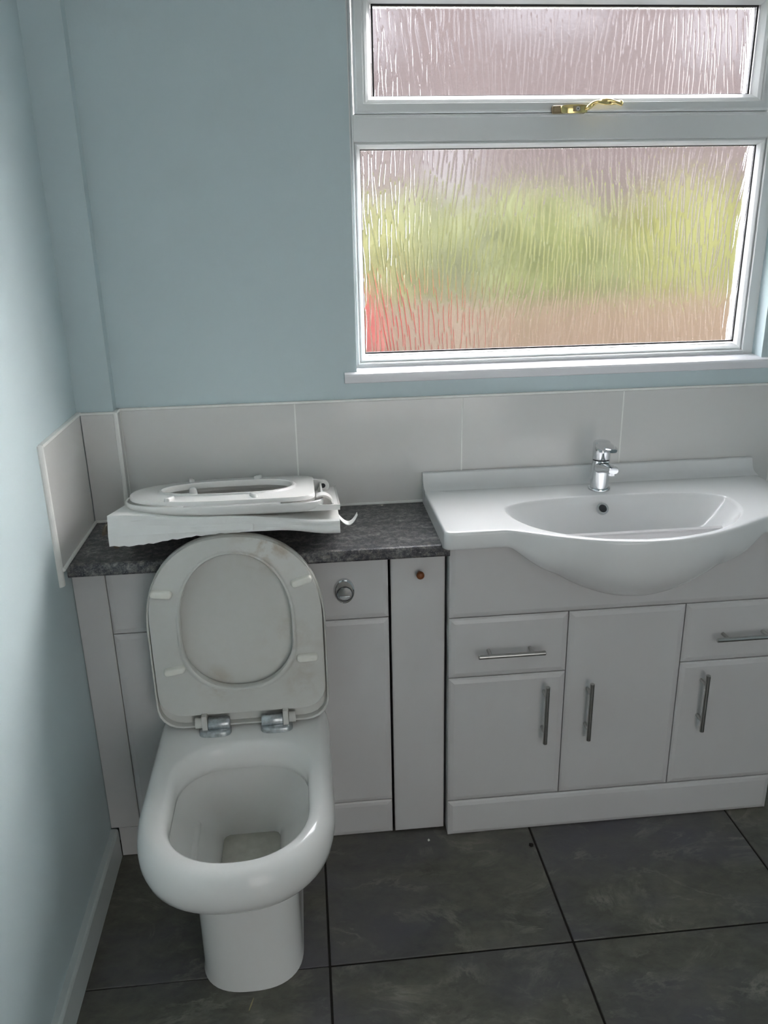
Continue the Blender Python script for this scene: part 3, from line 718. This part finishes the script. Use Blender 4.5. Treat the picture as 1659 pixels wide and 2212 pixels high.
# hinges: chrome foot and barrel, white lugs
for hx, s in ((.288, -1), (.424, 1)):
    hr = MB()
    el = lambda z, k: [(hx + .0355 * k * math.copysign(abs(math.cos(q)) ** .6, math.cos(q)), -.357 + .0205 * k * math.copysign(abs(math.sin(q)) ** .75, math.sin(q)), z) for q in [2 * PI * m / 28 for m in range(28)]]
    hr.loft([el(.399, 1), el(.406, 1), el(.4095, .93), el(.411, .8)], True, True, True)
    h = hr.out('hinge', M['hingechrome'], tl, True, 45)
    br = MB().loft([[(x, -.352 + (.0145 - e) * math.cos(q), .4185 + (.0145 - e) * math.sin(q)) for q in [2 * PI * m / 20 for m in range(20)]] for x, e in ((hx - s * .033, .002), (hx - s * .030, 0), (hx + s * .013, 0), (hx + s * .0145, .001))], True, True, True)
    br.out('barrel', M['hingechrome'], h, True, 40)
    lg = MB()
    x0, x1 = sorted((hx + s * .0155, hx + s * .027)); lg.box(x0, x1, -.366, -.340, .408, .446)
    lg.out('seat_lug', M['seat'], seat)
    lg = MB(); x0, x1 = sorted((hx + s * .028, hx + s * .043))
    lg.loft([[(x, -.350 + .0115 * math.cos(q), .421 + .0125 * math.sin(q)) for q in [2 * PI * m / 16 for m in range(16)]] for x in (x0, x1)], True, True, True)
    lg.out('lid_lug', M['seat'], lid, True, 40)

# ------------------------------------------------------------------ cardboard box leaning on the raised lid and the worktop
BXL = Vector((.1135, -.012, .8005))
fr = Vector((.1135, -.350, .8685)); vdir = (fr - BXL); VD = vdir.length; vdir.normalize()
wdir = Vector((1, 0, 0)).cross(vdir) * -1
if wdir.z < 0: wdir = -wdir
def BF(u, v, w): return BXL + Vector((u, 0, 0)) + vdir * v + wdir * w      # u along the box, v towards the viewer, w up
BL = .470
bx = thing('cardboard_box', 'crushed white cardboard box leaning on the raised toilet lid', 'box', tuple(BF(BL / 2, VD / 2, 0)))
nu, nv = 48, 14
def top_h(u, v):
    t = u / BL; f = v / VD
    front = .0475 - .013 * smooth01(t / .45) - .017 * smooth01((t - .5) / .45)
    return .0485 + (front - .0485) * smooth01(f) + .0008 * math.sin(u * 40) * math.sin(v * 25)
def bulge(u, t):
    k = smooth01((u / BL - .55) / .4)
    return k * (.006 * math.sin(PI * min(1, t * 1.0)) + .0035 * math.sin(3 * PI * t)) + .0008 * math.sin(u * 70 + 3 * t)
def low(u):      # the front panel hangs lower at the torn left end
    t = u / BL
    return -.0155 * (1 - smooth01((t - .08) / .42)) - .004 * smooth01((t - .75) / .2) + .0006 * math.sin(u * 120)
rows = []
us = [BL * i / nu for i in range(nu + 1)]
# closed shell: top, front, bottom, back as one loop of rows
seq = []
for j in range(nv + 1): seq.append(('t', j / nv))
for j in range(1, 9): seq.append(('f', j / 8))
for j in range(1, 4): seq.append(('b', j / 3))
loops = []
for kd, t in seq:
    row = []
    for u in us:
        if kd == 't': row.append(BF(u, VD * t, top_h(u, VD * t)))
        elif kd == 'f':
            z0 = top_h(u, VD); z1 = -.013 * smooth01((u / BL - .72) / .26); row.append(BF(u, VD + bulge(u, t), z0 + (z1 - z0) * t))
        else: row.append(BF(u, VD * (1 - t) * .985, 0.001 - .013 * (1 - t) * smooth01((u / BL - .72) / .26)))
    loops.append(row)
mb = MB().loft([list(r) for r in zip(*loops)], True, True, True)
mb.out('box_body', M['card'], bx)
# overhanging front flap skin with torn edge
fl = MB(); ra = []; rb_ = []
for u in [BL * .62 * i / 30 for i in range(31)]:
    h0 = top_h(u, VD) * .55; l = low(u) + .0011 * math.sin(u * 260) + .0008 * math.sin(u * 610)
    ra.append([BF(u, VD + bulge(u, .5) + .0006, h0), BF(u, VD + .0046, .006), BF(u, VD + .0006, l), BF(u, VD - .0012, l), BF(u, VD + .0028, .006), BF(u, VD, h0)])
fl.loft(ra, True, True, True).out('front_flap', M['card'], bx)
tf = MB(); rr_ = []
for i in range(9):
    u = .006 + .060 * i / 8
    d_ = -.010 - .012 * (1 - i / 8) - .003 * math.sin(i * 2.1)
    rr_.append([BF(u, VD - .006, .0), BF(u, VD - .012 - .004 * math.sin(i), d_), BF(u, VD - .0135 - .004 * math.sin(i), d_), BF(u, VD - .009, .0)])
tf.loft(rr_, True, True, True).out('torn_flap', M['kraft'], bx)
tf = MB(); rr_ = []
for i in range(9):
    t = i / 8
    rr_.append([BF(-.0165 * math.sin(t * 2.2) - .001, VD - .06 + .045 * t, .036 - .022 * t), BF(-.0165 * math.sin(t * 2.2) - .003, VD - .06 + .045 * t, .034 - .03 * t), BF(-.001, VD - .06 + .045 * t, .010), BF(.0005, VD - .06 + .045 * t, .034)])
tf.loft(rr_, True, True, True).out('torn_flap', M['kraft'], bx)
tf = MB(); rr_ = []
for i in range(13):
    t = i / 12; uu = BL + .038 * t; ww = .020 - .020 * math.sin(t * 2.4) + .020 * t * t; v0 = VD - .045 + .018 * t; v1 = VD - .012 + .004 * t
    rr_.append([BF(uu, v0, ww), BF(uu, v1, ww - .004), BF(uu, v1, ww - .0055), BF(uu, v0, ww - .0015)])
tf.loft(rr_, True, True, True).out('torn_flap', M['card'], bx)

# ------------------------------------------------------------------ spare seat, lying upside down on the box
TIL = math.radians(8.3)
def F_new(a, b_, c):         # b_ from the hinge (right) towards the tip (left); a towards the viewer; c up
    ca, sa = math.cos(TIL), math.sin(TIL)
    return (.553 - b_, -.181 - a * ca - c * sa * -1 * -1, .8915 + a * sa + c * ca)
ns = thing('spare_toilet_seat', 'new white toilet seat and lid lying upside down on the box', 'toilet seat', F_new(0, .2, -.026))
lid2, seat2 = seat_set(F_new, .156, .018, .421, .1645, .000, .431, (.086, .068, .352), M['plastic'], ns, crn=.05, lid_d=.0165, lip=.009, bs_f=.42, lid_in=-.0125, ring_c=.011)
for a, b_, r_ in ((-.130, .150, .3), (-.128, .305, -.2), (.126, .145, -.3), (.124, .318, .25)):
    bumper(F_new, a, b_, r_, M['plastic'], seat2, .034, .013, .009, .0205)
# lid buffer standing up inside the opening
pk = MB().loft([[F_new(-.06 + r_ * math.cos(2 * PI * k / 16), .295 + r_ * math.sin(2 * PI * k / 16), c) for k in range(16)] for r_, c in ((.0115, -.002), (.0095, .004), (.0075, .0145), (.005, .0175), (.002, .0185))], True, False, True)
pk.out('lid_buffer', M['plastic'], lid2, True, 50)
# hinge lugs: upright ear with a bolt hole at the back, hooked ear at the front
def ear(a0, a1, pts_): return MB().loft([[F_new(a_, b_, c) for b_, c in pts_] for a_ in (a0, a1)], True, True, True)
lp = [(.022, .004), (.022, .0205)] + [(-.016 + .0165 * math.cos(q), .0135 + .0165 * math.sin(q)) for q in np.linspace(PI * .48, -PI * .5, 12)][::1]
lp = [(.030, -.012), (.030, .019)] + [(-.003 - .015 * math.sin(q), .000 + .016 * math.cos(q)) for q in np.linspace(-.2, PI, 12)]
e1 = ear(-.105, -.093, lp).out('hinge_lug', M['plastic'], seat2, True, 45)
MB().loft([[F_new(a_, -.003 + .0062 * math.cos(q), .0005 + .0062 * math.sin(q)) for q in [2 * PI * m / 18 for m in range(18)]] for a_ in (-.0935, -.0922)], True, True, True).out('bolt_hole', M['hole'], e1)
lp2 = [(.02, -.006), (.018, .006)] + [(.003 - .021 * math.sin(q), -.010 + .024 * math.cos(q)) for q in np.linspace(-.35, PI * .62, 12)] + [(-.016, -.016), (-.004, -.016)]
e2 = ear(.092, .104, lp2).out('hinge_lug', M['plastic'], seat2, True, 45)
hk = MB(); rs = []
for q in np.linspace(-.55, PI * .60, 16):
    b0_, c0_ = .003 - .0245 * math.sin(q), -.010 + .0275 * math.cos(q)
    b1_, c1_ = .003 - .0215 * math.sin(q), -.010 + .0245 * math.cos(q)
    rs.append([F_new(.088, b0_, c0_), F_new(.128, b0_, c0_), F_new(.128, b1_, c1_), F_new(.088, b1_, c1_)])
hk.loft(rs, True, True, True).out('hinge_cover', M['plastic'], lid2, True, 45)
# lid tongue under the lugs
tg_ = MB(); rs = []
for b_, c in ((.03, -.0155), (.0, -.0157), (-.030, -.0155), (-.034, -.011)):
    rs.append([F_new(.148 if b_ > -.02 else .138, b_, c), F_new(-.148 if b_ > -.02 else -.138, b_, c), F_new(-.14, b_, c + .004), F_new(.14, b_, c + .004)])
tg_.loft(rs, True, True, True).out('lid_tongue', M['plastic'], lid2)
fl_ = MB(); rs = []
for b_, c1 in ((.09, .009), (.06, .008), (.03, .004), (.01, -.001), (-.01, -.003), (-.028, -.003), (-.033, -.004)):
    rs.append([F_new(.147, b_, -.0155), F_new(.147, b_, c1), F_new(.1435, b_, c1), F_new(.1435, b_, -.0155)])
fl_.loft(rs, True, True, True).out('lid_flange', M['plastic'], lid2)

# ------------------------------------------------------------------ small debris
def scrap(name, loc, r, mat, label, cat, seed, flat=.5):
    rg = random.Random(seed); v = []
    bm = bmesh.new(); bmesh.ops.create_icosphere(bm, subdivisions=1, radius=1)
    for q_ in bm.verts: q_.co = Vector((q_.co.x * r * rg.uniform(.6, 1.2), q_.co.y * r * rg.uniform(.6, 1.2), (q_.co.z + 1) * r * flat * rg.uniform(.85, 1)))
    me = bpy.data.meshes.new(name); bm.to_mesh(me); bm.free(); me.materials.append(mat)
    z0 = min(v_.co.z for v_ in me.vertices)
    for v_ in me.vertices: v_.co.z -= z0
    o = bpy.data.objects.new(name, me); COL.objects.link(o); o.location = loc; return tag(o, label, cat)
scrap('plaster_chip', (.776, -.302, 0), .0045, M['chip'], 'white plaster chip on the floor before the narrow filler panel', 'chip', 1)
scrap('dirt_clump', (1.0255, -.352, 0), .0075, M['grime'], 'dark dirt clump on the floor joint before the vanity', 'dirt', 2, .6)
stw = MB().tube([(.352, -.728, .0016), (.3555, -.716, .0018), (.360, -.700, .0016)], [.0006, .0016, .0005], 6)
tag(stw.out('straw_scrap', M['straw']), 'pale straw scrap on the floor below the toilet foot', 'straw')
scrap('plaster_chip', (.702, -.026, .7985), .0035, M['chip'], 'tiny pale chip on the worktop by the splashback', 'chip', 4)

# ------------------------------------------------------------------ garden beyond the glass
tag(MB().box(-14, 16, .145, 26, -.35, -.15).out('garden_ground', M['ground']), 'brown garden ground seen blurred through the glass', 'ground', kind='structure')
fn = thing('garden_fence', 'low tan timber fence seen blurred at the window foot', 'fence', (1.4, 2.6, -.15))
bme = None
for k in range(34):
    x = -2.6 + k * .25
    if bme is None:
        o = bevbox('board', -.118, .118, 2.58, 2.61, -.15, 1.05, M['fence'], None, .004, 1); bme = o.data; o.location = (x, 0, 0); adopt(o, fn)
    else: inst(bme, 'board', (x, random.uniform(-.006, .006), random.uniform(-.015, .015)), fn)
def bush(name, loc, rx, ry, rz, mat, label, seed, cat='shrub'):
    rg = random.Random(seed); root = thing(name, label, cat, (loc[0], loc[1], -.15), 'garden shrubs beyond the fence')
    V = []; Fc = []
    for k in range(1500):
        th = rg.uniform(0, 2 * PI); ph = math.acos(rg.uniform(-1, 1)); r = rg.uniform(.75, 1.05)
        p = Vector((loc[0] + rx * r * math.sin(ph) * math.cos(th), loc[1] + ry * r * math.sin(ph) * math.sin(th), loc[2] + rz * r * math.cos(ph)))
        if p.z < -.1: continue
        a = Vector((rg.uniform(-1, 1), rg.uniform(-1, 1), rg.uniform(-1, 1))).normalized(); b2 = a.cross(Vector((rg.uniform(-1, 1), rg.uniform(-1, 1), rg.uniform(-1, 1)))).normalized()
        s = rg.uniform(.06, .12); i = len(V)
        V += [p - a * s, p + b2 * s * .45 + a * s * .1, p + a * s, p - b2 * s * .45 + a * s * .1]; Fc.append((i, i + 1, i + 2, i + 3))
    f = mesh('foliage', V, Fc, mat, root); f['kind'] = 'stuff'
    core = MB(); n = 14; rs = []
    for i in range(1, 10):
        ph = PI * i / 10
        rs.append([(loc[0] + rx * .78 * math.sin(ph) * math.cos(2 * PI * k / n), loc[1] + ry * .78 * math.sin(ph) * math.sin(2 * PI * k / n), max(-.14, loc[2] + rz * .78 * math.cos(ph))) for k in range(n)])
    core.loft(rs, True, True, True).out('inner_leaves', mat, root, True)
    MB().tube([(loc[0], loc[1], -.15), (loc[0], loc[1], max(.1, loc[2]))], .05, 8).out('stem', M['fence'], root)
bush('garden_shrub', (.72, 3.8, .80), .70, .55, .85, M['leafa'], 'lime green shrub seen blurred at the left of the lower pane', 11)
bush('garden_shrub', (2.20, 4.0, .78), .70, .55, .88, M['leafb'], 'mid green shrub seen blurred in the middle of the lower pane', 12)
bush('garden_shrub', (4.15, 5.5, .80), 1.05, .6, .98, M['leafa'], 'light green shrub seen blurred at the right of the lower pane', 13)
bush('garden_shrub', (1.62, 5.5, .78), .75, .6, .92, M['leafb'], 'dull green shrub farther back between the left and middle shrubs', 15)
bush('flowering_shrub', (.70, 2.15, .96), .17, .15, .17, M['leafr'], 'red flowering plant seen blurred at the lower left of the glass', 14, 'plant')
hs = thing('neighbour_house', 'pink brick house with pale windows seen blurred through the glass', 'house', (2.5, 8.5, -.15))
MB().box(-.5, 11.0, 8, 9, -.15, 6.2).out('wall', M['brick'], hs)
MB().add([(-.7, 7.7, 6.2), (11.2, 7.7, 6.2), (11.2, 11.5, 7.0), (-.7, 11.5, 7.0), (-.7, 7.7, 6.1), (11.2, 7.7, 6.1), (11.2, 11.5, 6.9), (-.7, 11.5, 6.9)],
         [(0, 1, 2, 3), (4, 7, 6, 5), (0, 4, 5, 1), (2, 6, 7, 3), (0, 3, 7, 4), (1, 5, 6, 2)]).out('roof', M['roof'], hs)
for x0, x1, z0, z1 in ((.9, 1.7, 3.1, 4.3), (2.7, 4.0, 3.4, 4.5), (2.0, 2.6, 1.6, 2.6), (4.9, 5.8, 3.1, 4.2)):
    w_ = frame_ring('window', x0, x1, z0, z1, [(0, 7.96), (.08, 7.96), (.08, 8.02), (0, 8.02)], M['housewhite'], hs)
    MB().box(x0 + .08, x1 - .08, 7.985, 8.01, z0 + .08, z1 - .08).out('pane', M['housewhite'], w_)
